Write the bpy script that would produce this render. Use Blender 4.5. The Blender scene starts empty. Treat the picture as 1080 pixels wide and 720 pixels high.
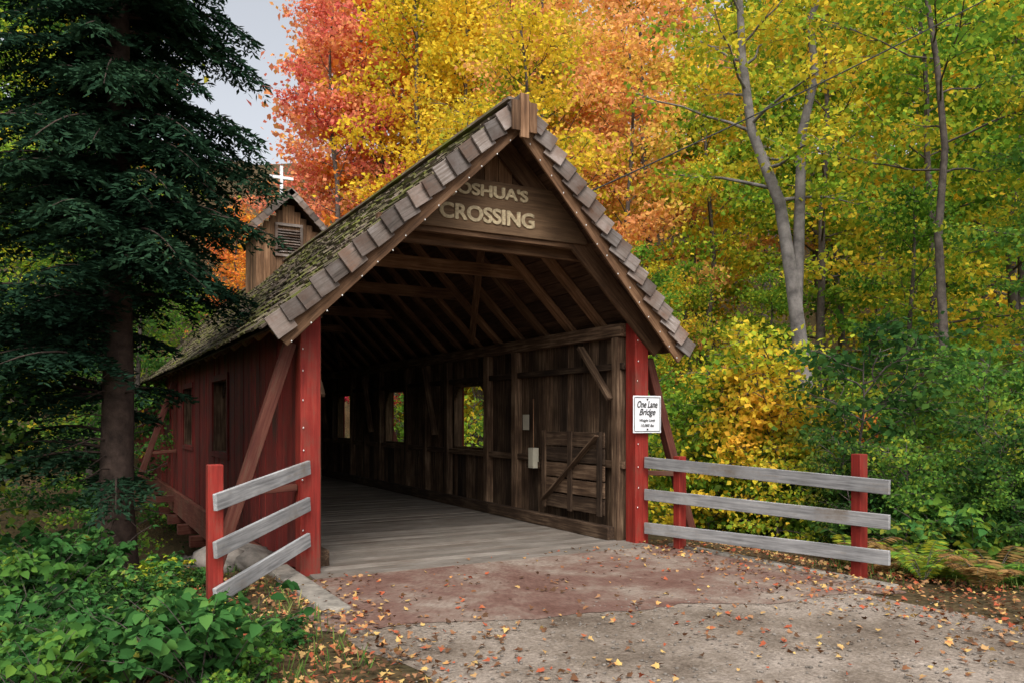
import bpy, bmesh, math, random
import numpy as np
from mathutils import Vector, Matrix, noise
random.seed(7); rng = np.random.default_rng(7)
scene = bpy.context.scene
U = random.uniform

# ------------------------------------------------------------------ helpers
def link(ob, parent=None):
    scene.collection.objects.link(ob)
    if parent: ob.parent = parent
    return ob
def empty(name, loc=(0,0,0)):
    e = bpy.data.objects.new(name, None); e.empty_display_size = .3; e.location = loc
    return link(e)
def site(e, n):
    """local survey grid (29 degrees off the bridge axis) -> bridge axes"""
    return (-4.537+.4863*n+.8738*e, -8.685+.8738*n-.4863*e)

def newmat(name):
    m = bpy.data.materials.new(name); m.use_nodes = True
    nt = m.node_tree; nt.nodes.clear()
    out = nt.nodes.new('ShaderNodeOutputMaterial')
    return m, nt, out
def N(nt, t, **kw):
    n = nt.nodes.new(t)
    for k, v in kw.items():
        if k in ('inp',):
            for kk, vv in v.items(): n.inputs[kk].default_value = vv
        else: setattr(n, k, v)
    return n
def ramp(nt, stops):
    r = nt.nodes.new('ShaderNodeValToRGB')
    el = r.color_ramp.elements
    while len(el) < len(stops): el.new(.5)
    for e, (p, c) in zip(el, stops):
        e.position = p; e.color = (*c, 1)
    return r
def mathn(nt, op, a, b=None, clamp=False):
    n = nt.nodes.new('ShaderNodeMath'); n.operation = op; n.use_clamp = clamp
    for i, x in enumerate((a, b)):
        if x is None: continue
        if isinstance(x, (int, float)): n.inputs[i].default_value = x
        else: nt.links.new(x, n.inputs[i])
    return n.outputs[0]
def mix(nt, fac, a, b, mode='MIX'):
    n = nt.nodes.new('ShaderNodeMix'); n.data_type = 'RGBA'; n.blend_type = mode
    for idx, x in ((0, fac), (6, a), (7, b)):
        if isinstance(x, (int, float)): n.inputs[idx].default_value = x
        elif isinstance(x, tuple): n.inputs[idx].default_value = (*x, 1)
        else: nt.links.new(x, n.inputs[idx])
    return n.outputs[2]

def wood(name, dark, mid, light, var=.5, rough=.85, moss=None, mossamt=.5, bump=.35, wear=None, wearamt=.6):
    m, nt, out = newmat(name); L = nt.links
    at = N(nt, 'ShaderNodeAttribute', attribute_name='bc')
    mp = N(nt, 'ShaderNodeMapping'); mp.inputs['Scale'].default_value = (1.2, 22, 22)
    L.new(at.outputs['Vector'], mp.inputs[0])
    n1 = N(nt, 'ShaderNodeTexNoise', inp={'Scale': 1.6, 'Detail': 7, 'Roughness': .65}); L.new(mp.outputs[0], n1.inputs[0])
    n2 = N(nt, 'ShaderNodeTexNoise', inp={'Scale': 2.3, 'Detail': 4}); L.new(at.outputs['Vector'], n2.inputs[0])
    s = mathn(nt, 'ADD', mathn(nt, 'MULTIPLY', n1.outputs[0], .7), mathn(nt, 'MULTIPLY', n2.outputs[0], .35))
    r = ramp(nt, [(.36, dark), (.52, mid), (.68, light)]); L.new(s, r.inputs[0])
    rn = N(nt, 'ShaderNodeAttribute', attribute_name='rnd')
    v = mathn(nt, 'ADD', mathn(nt, 'MULTIPLY', rn.outputs['Fac'], var), 1-var*.5)
    col = r.outputs[0]
    if wear:
        nw = N(nt, 'ShaderNodeTexNoise', inp={'Scale': 1.3, 'Detail': 8, 'Roughness': .7}); L.new(at.outputs['Vector'], nw.inputs[0])
        wr = ramp(nt, [(wearamt-.06, (0,0,0)), (wearamt+.08, (1,1,1))]); 
        L.new(mathn(nt,'ADD',mathn(nt,'MULTIPLY',nw.outputs[0],.6),mathn(nt,'MULTIPLY',n1.outputs[0],.4)), wr.inputs[0])
        col = mix(nt, wr.outputs[0], col, wear)
    if moss:
        geo = N(nt, 'ShaderNodeNewGeometry')
        nm = N(nt, 'ShaderNodeTexNoise', inp={'Scale': 2.2, 'Detail': 7, 'Roughness': .7}); L.new(geo.outputs['Position'], nm.inputs[0])
        mr = ramp(nt, [(mossamt-.05, (0,0,0)), (mossamt+.08, (1,1,1))]); L.new(nm.outputs[0], mr.inputs[0])
        col = mix(nt, mr.outputs[0], col, moss)
    hs = N(nt, 'ShaderNodeHueSaturation'); L.new(col, hs.inputs['Color']); L.new(v, hs.inputs['Value'])
    b = N(nt, 'ShaderNodeBsdfPrincipled'); b.inputs['Roughness'].default_value = rough
    b.inputs['Specular IOR Level'].default_value = .25
    L.new(hs.outputs[0], b.inputs['Base Color'])
    bp = N(nt, 'ShaderNodeBump'); bp.inputs['Strength'].default_value = bump; bp.inputs['Distance'].default_value = .01
    L.new(n1.outputs[0], bp.inputs['Height']); L.new(bp.outputs[0], b.inputs['Normal'])
    L.new(b.outputs[0], out.inputs[0])
    return m

def leafmat(name, stops, trans=.45, nscale=.35, nw=1.0, rw=.5):
    m, nt, out = newmat(name); L = nt.links
    rn = N(nt, 'ShaderNodeAttribute', attribute_name='rnd')
    geo = N(nt, 'ShaderNodeNewGeometry')
    no = N(nt, 'ShaderNodeTexNoise', inp={'Scale': nscale, 'Detail': 1, 'Roughness': .6}); L.new(geo.outputs['Position'], no.inputs[0])
    a = mathn(nt, 'MULTIPLY', mathn(nt, 'SUBTRACT', no.outputs[0], .5), nw*1.8)
    bb = mathn(nt, 'MULTIPLY', mathn(nt, 'SUBTRACT', rn.outputs['Fac'], .5), rw)
    s = mathn(nt, 'ADD', mathn(nt, 'ADD', a, bb), .5, True)
    r = ramp(nt, stops); L.new(s, r.inputs[0])
    d = N(nt, 'ShaderNodeBsdfDiffuse'); t = N(nt, 'ShaderNodeBsdfTranslucent')
    L.new(r.outputs[0], d.inputs[0]); L.new(r.outputs[0], t.inputs[0])
    mx = N(nt, 'ShaderNodeMixShader'); mx.inputs[0].default_value = trans
    L.new(d.outputs[0], mx.inputs[1]); L.new(t.outputs[0], mx.inputs[2]); L.new(mx.outputs[0], out.inputs[0])
    return m

def plain(name, col, rough=.6, nscale=12, var=.25, bump=.1, metal=0):
    m, nt, out = newmat(name); L = nt.links
    tc = N(nt, 'ShaderNodeTexCoord')
    no = N(nt, 'ShaderNodeTexNoise', inp={'Scale': nscale, 'Detail': 6, 'Roughness': .65}); L.new(tc.outputs['Object'], no.inputs[0])
    r = ramp(nt, [(.3, tuple(c*(1-var) for c in col)), (.7, tuple(min(1, c*(1+var*.6)) for c in col))]); L.new(no.outputs[0], r.inputs[0])
    b = N(nt, 'ShaderNodeBsdfPrincipled'); b.inputs['Roughness'].default_value = rough; b.inputs['Metallic'].default_value = metal
    b.inputs['Specular IOR Level'].default_value = .3
    L.new(r.outputs[0], b.inputs['Base Color'])
    bp = N(nt, 'ShaderNodeBump'); bp.inputs['Strength'].default_value = bump; bp.inputs['Distance'].default_value = .02
    L.new(no.outputs[0], bp.inputs['Height']); L.new(bp.outputs[0], b.inputs['Normal'])
    L.new(b.outputs[0], out.inputs[0]); return m

class B:
    def __init__(s): s.v=[]; s.f=[]; s.bc=[]; s.rn=[]; s.mi=[]
    def hexa(s, c, ax, ay, az, lx, ly, lz, mi=0, rnd=None):
        c=Vector(c); r = random.random() if rnd is None else rnd
        o=len(s.v); off=(U(0,40),U(0,40),U(0,40))
        for sx in (-.5,.5):
            for sy in (-.5,.5):
                for sz in (-.5,.5):
                    s.v.append(c+ax*(sx*lx)+ay*(sy*ly)+az*(sz*lz))
                    s.bc.append((sx*lx+off[0], sy*ly+off[1], sz*lz+off[2])); s.rn.append(r)
        for q in ((0,1,3,2),(4,6,7,5),(0,4,5,1),(2,3,7,6),(0,2,6,4),(1,5,7,3)):
            s.f.append(tuple(o+i for i in q)); s.mi.append(mi)
    def beam(s, p0, p1, w, t, up=(0,0,1), mi=0, rnd=None):
        p0=Vector(p0); p1=Vector(p1); ax=(p1-p0); l=ax.length; ax.normalize()
        up=Vector(up); ay=up.cross(ax)
        if ay.length<1e-4: ay=Vector((0,1,0)).cross(ax)
        ay.normalize(); az=ax.cross(ay)
        s.hexa((p0+p1)/2, ax, ay, az, l, w, t, mi, rnd)
    def box(s, lo, hi, mi=0, rnd=None):
        lo=Vector(lo); hi=Vector(hi); d=hi-lo; c=(lo+hi)/2
        k=max(range(3), key=lambda i:d[i]); e=[Vector((1,0,0)),Vector((0,1,0)),Vector((0,0,1))]
        a=e[k]; b=e[(k+1)%3]; g=e[(k+2)%3]
        s.hexa(c,a,b,g,d[k],d[(k+1)%3],d[(k+2)%3],mi,rnd)
    def poly(s, pts, ext, mi=0, rnd=None):
        r=random.random() if rnd is None else rnd; o=len(s.v); n=len(pts); ext=Vector(ext)
        for k in (0,1):
            for p in pts:
                p=Vector(p)+ext*k; s.v.append(p); s.bc.append((p.x+9,p.y,p.z)); s.rn.append(r)
        s.f.append(tuple(o+i for i in range(n))[::-1]); s.f.append(tuple(o+n+i for i in range(n))); s.mi+=[mi,mi]
        for i in range(n):
            j=(i+1)%n; s.f.append((o+i,o+j,o+n+j,o+n+i)); s.mi.append(mi)
    def build(s, name, mats, parent=None, bevel=0):
        me=bpy.data.meshes.new(name); me.from_pydata([tuple(v) for v in s.v],[],s.f)
        for m in mats: me.materials.append(m)
        me.polygons.foreach_set('material_index', s.mi)
        a=me.attributes.new('bc','FLOAT_VECTOR','POINT'); a.data.foreach_set('vector', np.array(s.bc,dtype=np.float32).ravel())
        a=me.attributes.new('rnd','FLOAT','POINT'); a.data.foreach_set('value', np.array(s.rn,dtype=np.float32))
        me.update(); ob=bpy.data.objects.new(name,me); link(ob,parent)
        bm=bmesh.new(); bm.from_mesh(me); bmesh.ops.recalc_face_normals(bm,faces=bm.faces); bm.to_mesh(me); bm.free()
        if bevel:
            md=ob.modifiers.new('bevel','BEVEL'); md.width=bevel; md.segments=2; md.limit_method='ANGLE'
        return ob

def mesh_np(name, V, polys, mats):
    V=np.asarray(V,dtype=np.float32)
    me=bpy.data.meshes.new(name)
    me.vertices.add(len(V)); me.vertices.foreach_set('co', V[:,:3].ravel())
    idx=np.concatenate([p.ravel() for p,_ in polys]).astype(np.int32)
    tot=np.concatenate([np.full(len(p),p.shape[1]) for p,_ in polys])
    start=np.concatenate([[0],np.cumsum(tot)[:-1]]).astype(np.int32)
    mi=np.concatenate([np.full(len(p),m) for p,m in polys]).astype(np.int32)
    me.loops.add(len(idx)); me.loops.foreach_set('vertex_index', idx)
    me.polygons.add(len(tot)); me.polygons.foreach_set('loop_start', start)
    me.polygons.foreach_set('material_index', mi)
    me.update(calc_edges=True); me.validate()
    if V.shape[1]>3:
        a=me.attributes.new('rnd','FLOAT','POINT'); a.data.foreach_set('value', V[:,3].copy())
    for m in mats: me.materials.append(m)
    return me

def nrm(a): return a/np.maximum(np.linalg.norm(a,axis=1,keepdims=True),1e-6)
class F:
    def __init__(s): s.V=[]; s.P={}; s.n=0
    def add(s, V, faces, mi):
        s.V.append(V)
        for f in faces: s.P.setdefault((f.shape[1],mi),[]).append(f+s.n)
        s.n+=len(V)
    def tube(s, pts, rad, sides=6, mi=0):
        pts=np.asarray(pts,float); n=len(pts); rad=np.asarray(rad,float)
        d=np.gradient(pts,axis=0); d=nrm(d)
        ref=np.array([0,0,1.]) if abs(d[0,2])<.8 else np.array([1.,0,0])
        a=nrm(np.cross(d,ref)); b=np.cross(d,a)
        th=np.arange(sides)*2*math.pi/sides
        ring=pts[:,None,:]+rad[:,None,None]*(a[:,None,:]*np.cos(th)[None,:,None]+b[:,None,:]*np.sin(th)[None,:,None])
        V=np.concatenate([ring.reshape(-1,3),np.full((n*sides,1),.5)],1)
        i=np.arange(n-1)[:,None]*sides; j=np.arange(sides)[None,:]; k=(j+1)%sides
        q=np.stack([i+j,i+k,i+sides+k,i+sides+j],-1).reshape(-1,4)
        s.add(V,[q],mi)
    def leaves(s, P, T, Nn, L, asp=.35, fold=.12, mi=1, hexa=False):
        n=len(P)
        if n==0: return
        T=nrm(T); Nn=nrm(Nn-T*np.sum(Nn*T,1,keepdims=True)); Bv=np.cross(Nn,T)
        L=np.broadcast_to(np.asarray(L,float).reshape(-1,1),(n,1)); r=rng.random((n,1))
        if not hexa:
            vs=[P, P+.45*L*T+asp*L*Bv+fold*L*Nn, P+L*T, P+.45*L*T-asp*L*Bv+fold*L*Nn]
            k=4; fa=[np.array([0,1,2]),np.array([0,2,3])]
        else:
            vs=[P, P+.25*L*T+asp*.9*L*Bv+fold*L*Nn, P+.6*L*T+asp*.8*L*Bv+fold*.9*L*Nn, P+L*T-.08*L*Nn,
                P+.6*L*T-asp*.8*L*Bv+fold*.9*L*Nn, P+.25*L*T-asp*.9*L*Bv+fold*L*Nn]
            k=6; fa=[np.array([0,1,2,3]),np.array([0,3,4,5])]
        V=np.stack(vs,1).reshape(-1,3); V=np.concatenate([V,np.repeat(r,k,0)],1)
        base=(np.arange(n)*k)[:,None]
        s.add(V,[base+f[None,:] for f in fa],mi)
    def mesh(s,name,mats):
        return mesh_np(name,np.concatenate(s.V),[(np.concatenate(v),mi) for (k,mi),v in s.P.items()],mats)
def rdir(n, up=0.0):
    a=rng.normal(size=(n,3)); a=nrm(a); a[:,2]+=up; return nrm(a)

# ------------------------------------------------------------------ materials
M_red  = wood('red_painted_wood', (.12,.012,.008),(.21,.018,.012),(.29,.035,.022), var=.35, rough=.7, wear=(.10,.045,.03), wearamt=.57, bump=.35)
M_redside = wood('red_siding_wood', (.07,.007,.006),(.13,.013,.010),(.19,.022,.016), var=.6, rough=.8, wear=(.05,.025,.018), wearamt=.54)
M_brace= wood('brown_red_brace_wood', (.06,.014,.010),(.10,.028,.018),(.15,.055,.035), var=.4, rough=.8, wear=(.10,.06,.038), wearamt=.55)
M_brown= wood('weathered_brown_wood', (.055,.028,.015),(.14,.074,.038),(.26,.152,.085), var=.85)
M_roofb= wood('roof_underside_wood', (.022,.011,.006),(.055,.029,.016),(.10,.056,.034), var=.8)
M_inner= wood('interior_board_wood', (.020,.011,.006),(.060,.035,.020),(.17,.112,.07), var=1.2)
M_grey = wood('grey_rail_wood', (.12,.12,.12),(.26,.26,.26),(.42,.42,.415), var=.35, wear=(.15,.12,.09), wearamt=.58)
M_rake = wood('rake_shingle_wood', (.06,.045,.036),(.17,.14,.12),(.34,.31,.295), var=1.1, wear=(.10,.055,.035), wearamt=.52)
M_roof = wood('roof_shingle_wood', (.045,.032,.024),(.12,.092,.068),(.23,.19,.15), var=1.0, moss=(.13,.14,.028), mossamt=.52)
M_deck = wood('deck_plank_wood', (.10,.084,.07),(.17,.148,.125),(.26,.23,.20), var=.5, rough=.9, wear=(.12,.092,.072), wearamt=.54)
M_sign = wood('sign_board_wood', (.055,.031,.017),(.11,.066,.036),(.175,.108,.06), var=.3)
M_letter=plain('carved_letter_paint',(.46,.37,.23),.85,30,.45,.3)
M_white= plain('white_paint',(.72,.73,.75),.5,6,.12,.02)
M_black= plain('black_paint',(.02,.02,.02),.6)
M_conc = plain('weathered_concrete',(.25,.225,.19),.9,9,.5,.5)
M_stone= plain('field_stone',(.17,.15,.13),.9,5,.6,.6)
M_beige= plain('beige_metal',(.45,.42,.33),.5,6,.15,.02)
M_bulb = plain('bulb_glass',(.7,.7,.68),.2,6,.1,.0)
M_bark = plain('tree_bark',(.10,.082,.07),.95,7,.6,.9)
M_barkg= plain('grey_tree_bark',(.19,.172,.16),.95,4,.6,.9)
M_barkd= plain('conifer_bark',(.055,.036,.028),.95,9,.6,1.0)

Y=[(0,(.36,.42,.04)),(.3,(.70,.54,.04)),(.6,(.84,.62,.05)),(.85,(.85,.50,.06)),(1,(.55,.50,.06))]
YG=[(0,(.10,.22,.02)),(.3,(.26,.40,.035)),(.5,(.50,.53,.05)),(.75,(.80,.62,.05)),(1,(.84,.48,.06))]
GY=[(0,(.06,.15,.02)),(.35,(.14,.29,.035)),(.6,(.28,.43,.045)),(.8,(.60,.57,.05)),(1,(.82,.52,.05))]
G=[(0,(.035,.10,.025)),(.4,(.08,.20,.04)),(.7,(.17,.31,.045)),(1,(.46,.44,.04))]
GD=[(0,(.015,.045,.018)),(.5,(.038,.10,.026)),(.8,(.08,.16,.03)),(1,(.28,.28,.04))]
O=[(0,(.80,.55,.05)),(.3,(.84,.40,.05)),(.6,(.82,.27,.06)),(1,(.75,.20,.09))]
PK=[(0,(.82,.50,.12)),(.35,(.82,.35,.15)),(.65,(.80,.26,.17)),(1,(.66,.12,.11))]
R=[(0,(.80,.25,.08)),(.5,(.66,.10,.08)),(1,(.45,.04,.07))]
OS=[(0,(.45,.48,.06)),(.22,(.78,.56,.09)),(.5,(.84,.44,.14)),(1,(.80,.34,.18))]
LM={k:leafmat('leaf_'+k,v) for k,v in dict(yellow=Y,yellowgreen=YG,greenyellow=GY,green=G,darkgreen=GD,orange=O,pink=PK,red=R,salmon=OS).items()}
LM_con=leafmat('conifer_needles',[(0,(.008,.022,.014)),(.5,(.018,.045,.024)),(1,(.04,.085,.04))],trans=.15)
LM_near=leafmat('bramble_leaf',[(0,(.025,.08,.022)),(.5,(.055,.16,.04)),(.85,(.12,.25,.055)),(1,(.36,.32,.05))],trans=.3,nscale=1.2,rw=.7)
LM_fern=leafmat('fern_frond',[(0,(.10,.12,.03)),(.4,(.28,.17,.06)),(1,(.36,.20,.08))],trans=.3,nscale=2)
LM_lit=leafmat('fallen_leaf',[(0,(.09,.05,.03)),(.3,(.22,.10,.05)),(.55,(.36,.20,.10)),(.78,(.55,.38,.13)),(1,(.36,.09,.045))],trans=.05,nscale=3,rw=1.3)
LM_grass=leafmat('grass_blade',[(0,(.05,.12,.025)),(.6,(.13,.22,.05)),(1,(.38,.34,.12))],trans=.25,nscale=1.5)

# ------------------------------------------------------------------ terrain
def sm(a,b,x):
    t=max(0,min(1,(x-a)/(b-a))); return t*t*(3-2*t)
def height(x,y):
    val=sm(.9,5.5,y)*(1-sm(17,22,y))
    h=-2.0*val
    side=max(0,-3.0-x)*.16 if x<0 else max(0,x-3.0)*.13
    side=min(side,1.1)
    if x<0: side*=sm(-5,-1,y)
    else: side*=sm(-7,-2,y)
    h-=side*(1-val)
    dd=.4863*(x+4.5)+.8738*(y+8.7)
    h+=.50*max(0,min(dd,90)-27)
    nn=noise.noise(Vector((x*.35,y*.35,0)))*.22+noise.noise(Vector((x*1.3,y*1.3,3)))*.06
    w=max(sm(3.0,4.5,abs(x+.2)), sm(1.0,3.0,y))
    return h+nn*w
def axis(lo,hi,n,c):
    t=np.linspace(-1,1,n); s=np.sign(t)*np.abs(t)**2.6
    return np.where(s<0, c+s*(c-lo), c+s*(hi-c))
xs=axis(-160,220,190,-1); ys=axis(-110,260,190,0)
V=np.array([[x,y,height(x,y)] for y in ys for x in xs])
i=np.arange(len(ys)-1)[:,None]*len(xs); j=np.arange(len(xs)-1)[None,:]
q=np.stack([i+j,i+j+1,i+len(xs)+j+1,i+len(xs)+j],-1).reshape(-1,4)
m,nt,out=newmat('forest_floor'); L=nt.links
geo=N(nt,'ShaderNodeNewGeometry')
n1=N(nt,'ShaderNodeTexNoise',inp={'Scale':.8,'Detail':8,'Roughness':.7}); L.new(geo.outputs[0],n1.inputs[0])
vo=N(nt,'ShaderNodeTexVoronoi',inp={'Scale':16}); L.new(geo.outputs[0],vo.inputs[0])
c1=ramp(nt,[(.3,(.025,.038,.014)),(.5,(.05,.045,.022)),(.7,(.11,.075,.04))]); L.new(n1.outputs[0],c1.inputs[0])
c2=ramp(nt,[(0,(.04,.028,.018)),(.5,(.12,.07,.038)),(1,(.22,.13,.06))]); L.new(vo.outputs['Color'],c2.inputs[0])
bs=N(nt,'ShaderNodeBsdfPrincipled'); bs.inputs['Roughness'].default_value=.95; bs.inputs['Specular IOR Level'].default_value=.1
L.new(mix(nt,.35,c1.outputs[0],c2.outputs[0]),bs.inputs['Base Color'])
bp=N(nt,'ShaderNodeBump'); bp.inputs['Strength'].default_value=.8; bp.inputs['Distance'].default_value=.03
L.new(vo.outputs['Distance'],bp.inputs['Height']); L.new(bp.outputs[0],bs.inputs['Normal']); L.new(bs.outputs[0],out.inputs[0])
me=mesh_np('ground',V,[(q,0)],[m]); me.shade_smooth(); link(bpy.data.objects.new('ground',me))

def sheet(name, outline, z, mat):
    me=bpy.data.meshes.new(name); me.from_pydata([(x,y,z) for x,y in outline],[],[tuple(range(len(outline)))])
    me.materials.append(mat); me.update(); return link(bpy.data.objects.new(name,me))
m,nt,out=newmat('gravel_dirt'); L=nt.links
geo=N(nt,'ShaderNodeNewGeometry')
n1=N(nt,'ShaderNodeTexNoise',inp={'Scale':.7,'Detail':10,'Roughness':.75}); L.new(geo.outputs[0],n1.inputs[0])
n2=N(nt,'ShaderNodeTexNoise',inp={'Scale':38,'Detail':6,'Roughness':.75}); L.new(geo.outputs[0],n2.inputs[0])
vo=N(nt,'ShaderNodeTexVoronoi',inp={'Scale':30}); L.new(geo.outputs[0],vo.inputs[0])
c1=ramp(nt,[(.36,(.12,.092,.07)),(.48,(.225,.186,.15)),(.62,(.34,.29,.245))]); L.new(n1.outputs[0],c1.inputs[0])
c2=ramp(nt,[(.3,(.5,.47,.44)),(.7,(1.35,1.35,1.35))]); L.new(n2.outputs[0],c2.inputs[0])
c3=ramp(nt,[(0,(.82,.82,.82)),(1,(1.1,1.1,1.1))]); L.new(vo.outputs['Color'],c3.inputs[0])
bs=N(nt,'ShaderNodeBsdfPrincipled'); bs.inputs['Roughness'].default_value=.95; bs.inputs['Specular IOR Level'].default_value=.1
L.new(mix(nt,1.0,mix(nt,1.0,c1.outputs[0],c2.outputs[0],'MULTIPLY'),c3.outputs[0],'MULTIPLY'),bs.inputs['Base Color'])
bp=N(nt,'ShaderNodeBump'); bp.inputs['Strength'].default_value=.5; bp.inputs['Distance'].default_value=.014
L.new(mathn(nt,'ADD',vo.outputs['Distance'],mathn(nt,'MULTIPLY',n2.outputs[0],1.5)),bp.inputs['Height']); L.new(bp.outputs[0],bs.inputs['Normal']); L.new(bs.outputs[0],out.inputs[0])
M_gravel=m
ol=[]
for k in range(160):
    y=-2.0-k*.25; ol.append((-2.55-.0006*k*k*.2+noise.noise(Vector((y*.9,0,0)))*.28+noise.noise(Vector((y*4,0,0)))*.10,y))
for k in range(159,-1,-1):
    y=-2.0-k*.25; ol.append((2.25+noise.noise(Vector((y*.9,5,0)))*.28+noise.noise(Vector((y*4,9,0)))*.10,y))
sheet('gravel_road',ol,.004,M_gravel)
m,nt,out=newmat('stained_concrete'); L=nt.links
geo=N(nt,'ShaderNodeNewGeometry')
n1=N(nt,'ShaderNodeTexNoise',inp={'Scale':.8,'Detail':9,'Roughness':.72}); L.new(geo.outputs[0],n1.inputs[0])
n2=N(nt,'ShaderNodeTexNoise',inp={'Scale':26,'Detail':6,'Roughness':.8}); L.new(geo.outputs[0],n2.inputs[0])
c1=ramp(nt,[(.36,(.125,.065,.05)),(.46,(.165,.098,.078)),(.53,(.21,.152,.122)),(.62,(.28,.235,.195))]); L.new(n1.outputs[0],c1.inputs[0])
c2=ramp(nt,[(.3,(.55,.5,.47)),(.7,(1.3,1.3,1.3))]); L.new(n2.outputs[0],c2.inputs[0])
bs=N(nt,'ShaderNodeBsdfPrincipled'); bs.inputs['Roughness'].default_value=.85; bs.inputs['Specular IOR Level'].default_value=.2
L.new(mix(nt,1.0,c1.outputs[0],c2.outputs[0],'MULTIPLY'),bs.inputs['Base Color'])
bp=N(nt,'ShaderNodeBump'); bp.inputs['Strength'].default_value=.4; bp.inputs['Distance'].default_value=.01
L.new(n2.outputs[0],bp.inputs['Height']); L.new(bp.outputs[0],bs.inputs['Normal']); L.new(bs.outputs[0],out.inputs[0])
M_slab=m
ol=[(-2.55,-.36),(2.45,-.36)]
ol+=[(2.45+.05*k, -.8-.5*k) for k in range(6)]
for k in range(120):
    t=k/119; x=2.6-5.4*t; y=-3.75+1.35*t+noise.noise(Vector((x*1.3,1,0)))*.22+noise.noise(Vector((x*7,1,0)))*.07; ol.append((x,y))
sheet('approach_slab',ol,.009,M_slab)

# ------------------------------------------------------------------ covered bridge
bridge=empty('covered_bridge')
LEN=21.6
b=B(); y=-.36
while y<LEN:
    w=U(.17,.23); b.box((-2.25+U(-.02,.02),y,-.09+U(-.003,.003)),(2.25,y+w-.012,.02+U(-.003,.004))); y+=w
for x in (-1.9,-.95,0,.95,1.9): b.box((x-.1,.3,-.45),(x+.1,LEN,-.10))
b.build('deck_planks',[M_deck],bridge)
b=B()
for s in (-1,1):
    for k in range(6): b.box((s*2.0-.07,.25+k*3.55,.024),(s*2.0+.07,.25+k*3.55+3.53,.20))
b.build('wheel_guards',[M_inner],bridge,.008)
b=B()
for s in (-1,1):
    b.box((s*2.24-.11,-.11,-.02),(s*2.24+.11,.11,2.98))
    b.box((s*2.24-.11,LEN-.11,-.3),(s*2.24+.11,LEN+.11,2.98))
b.build('corner_posts',[M_red],bridge,.012)
wins=[(5+3.9*k-.70,5+3.9*k+.70) for k in range(4)]
def wall(bb,x0,x1,zlo,zhi,ylo,yhi,mi=0,wz=(1.14,2.30)):
    y=ylo
    while y<yhi:
        w=min(U(.14,.26),yhi-y)
        for a,c in wins:
            if y<a-.01<y+w: w=a-y
            if y<c-.01<y+w: w=c-y
        ym=y+w/2; inw=any(a<ym<c for a,c in wins); dx=U(-.008,.008)
        if inw:
            bb.box((x0+dx,y+.005,zlo+U(0,.02)),(x1+dx,y+w-.005,wz[0])); bb.box((x0+dx,y+.005,wz[1]),(x1+dx,y+w-.005,zhi))
        else: bb.box((x0+dx,y+.005,zlo+U(-.02,.02)),(x1+dx,y+w-.005,zhi))
        y+=w
bo=B(); bi=B()
wall(bo,-2.345,-2.315,.06,2.95,.12,LEN-.12); wall(bo,2.315,2.345,.06,2.95,.12,LEN-.12)
wall(bi,-2.20,-2.175,.03,2.95,.12,LEN-.12); wall(bi,2.175,2.20,.03,2.95,.12,LEN-.12)
for s in (-1,1):
    for a,c in wins:
        X=s*2.36
        bo.box((X-.012,a-.09,1.04),(X+.018,a,2.4)); bo.box((X-.012,c,1.04),(X+.018,c+.09,2.4))
        bo.box((X-.015,a-.12,1.05),(X+.03,c+.12,1.13)); bo.box((X-.012,a-.0,2.3),(X+.018,c+.0,2.4))
        xa,xb=(s*2.17,s*2.34) if s>0 else (s*2.34,s*2.17)
        bi.box((xa,a-.03,1.1),(xb,a-.002,2.33)); bi.box((xa,c+.002,1.1),(xb,c+.03,2.33)); bi.box((xa,a,1.10),(xb,c,1.139)); bi.box((xa,a,2.303),(xb,c,2.33))
        for yy,d in ((a,1),(c,-1)):
            pts=[(s*2.165,yy,2.31),(s*2.165,yy+d*.28,2.31),(s*2.165,yy,2.03)]
            bi.poly(pts,(s*.03,0,0))
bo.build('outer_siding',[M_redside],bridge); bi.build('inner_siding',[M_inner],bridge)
b=B()
for s in (-1,1):
    b.box((s*2.33-.09,.35,-.42),(s*2.33+.09,LEN,.05))
for k in range(12): b.box((-2.6,1.2+k*1.8,-.62),(2.6,1.4+k*1.8,-.43))
b.build('floor_girders',[M_brace],bridge)
b=B()
for s in (-1,1):
    b.box((s*2.12-.075,.12,2.80),(s*2.12+.075,LEN-.12,2.98))
    b.box((s*2.13-.045,.12,1.0),(s*2.13+.045,LEN-.12,1.10))
    b.box((s*2.13-.045,.12,2.36),(s*2.13+.045,LEN-.12,2.45))
    ps=[.25]+[v for a,c in wins for v in (a-.16,c+.16)]+[3.1,6.95,10.85,14.75]
    for yy in ps:
        b.box((s*2.11-.065,yy-.07,.02),(s*2.11+.065,yy+.07,2.795))
    for yy in (6.95,10.85,14.75,18.7):
        b.beam((s*2.02,yy-.05,2.75),(s*2.02,yy-.62,1.35),.05,.13,up=(1,0,0))
    b.beam((s*2.02,1.05,2.72),(s*2.02,.30,1.95),.05,.11,up=(1,0,0))
RZ0,RZ1,HX=2.62,5.30,2.74
def roofz(x): return RZ1-(RZ1-RZ0)*abs(x)/HX
sl=math.atan2(RZ1-RZ0,HX)
b2=B(); k=0; yy=.0
while yy<LEN:
    for s in (-1,1):
        off=.13
        b2.beam((s*2.62,yy,roofz(2.62)-off),(s*.04,yy,roofz(.04)-off),.075,.17,up=(0,1,0))
    if k in (0,2,5,9,13,17,21): b2.box((-1.42,yy+.05,3.74),(1.42,yy+.12,3.92))
    yy+=.78; k+=1
for s in (-1,1):
    for y0 in (1.0,9.0): b2.beam((s*2.0,y0+3.6,roofz(2.0)-.27),(s*.45,y0,roofz(.45)-.27),.12,.035,up=(s*math.sin(sl),0,math.cos(sl)))
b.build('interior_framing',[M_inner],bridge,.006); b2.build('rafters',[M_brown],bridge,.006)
b=B(); nS=18
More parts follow.
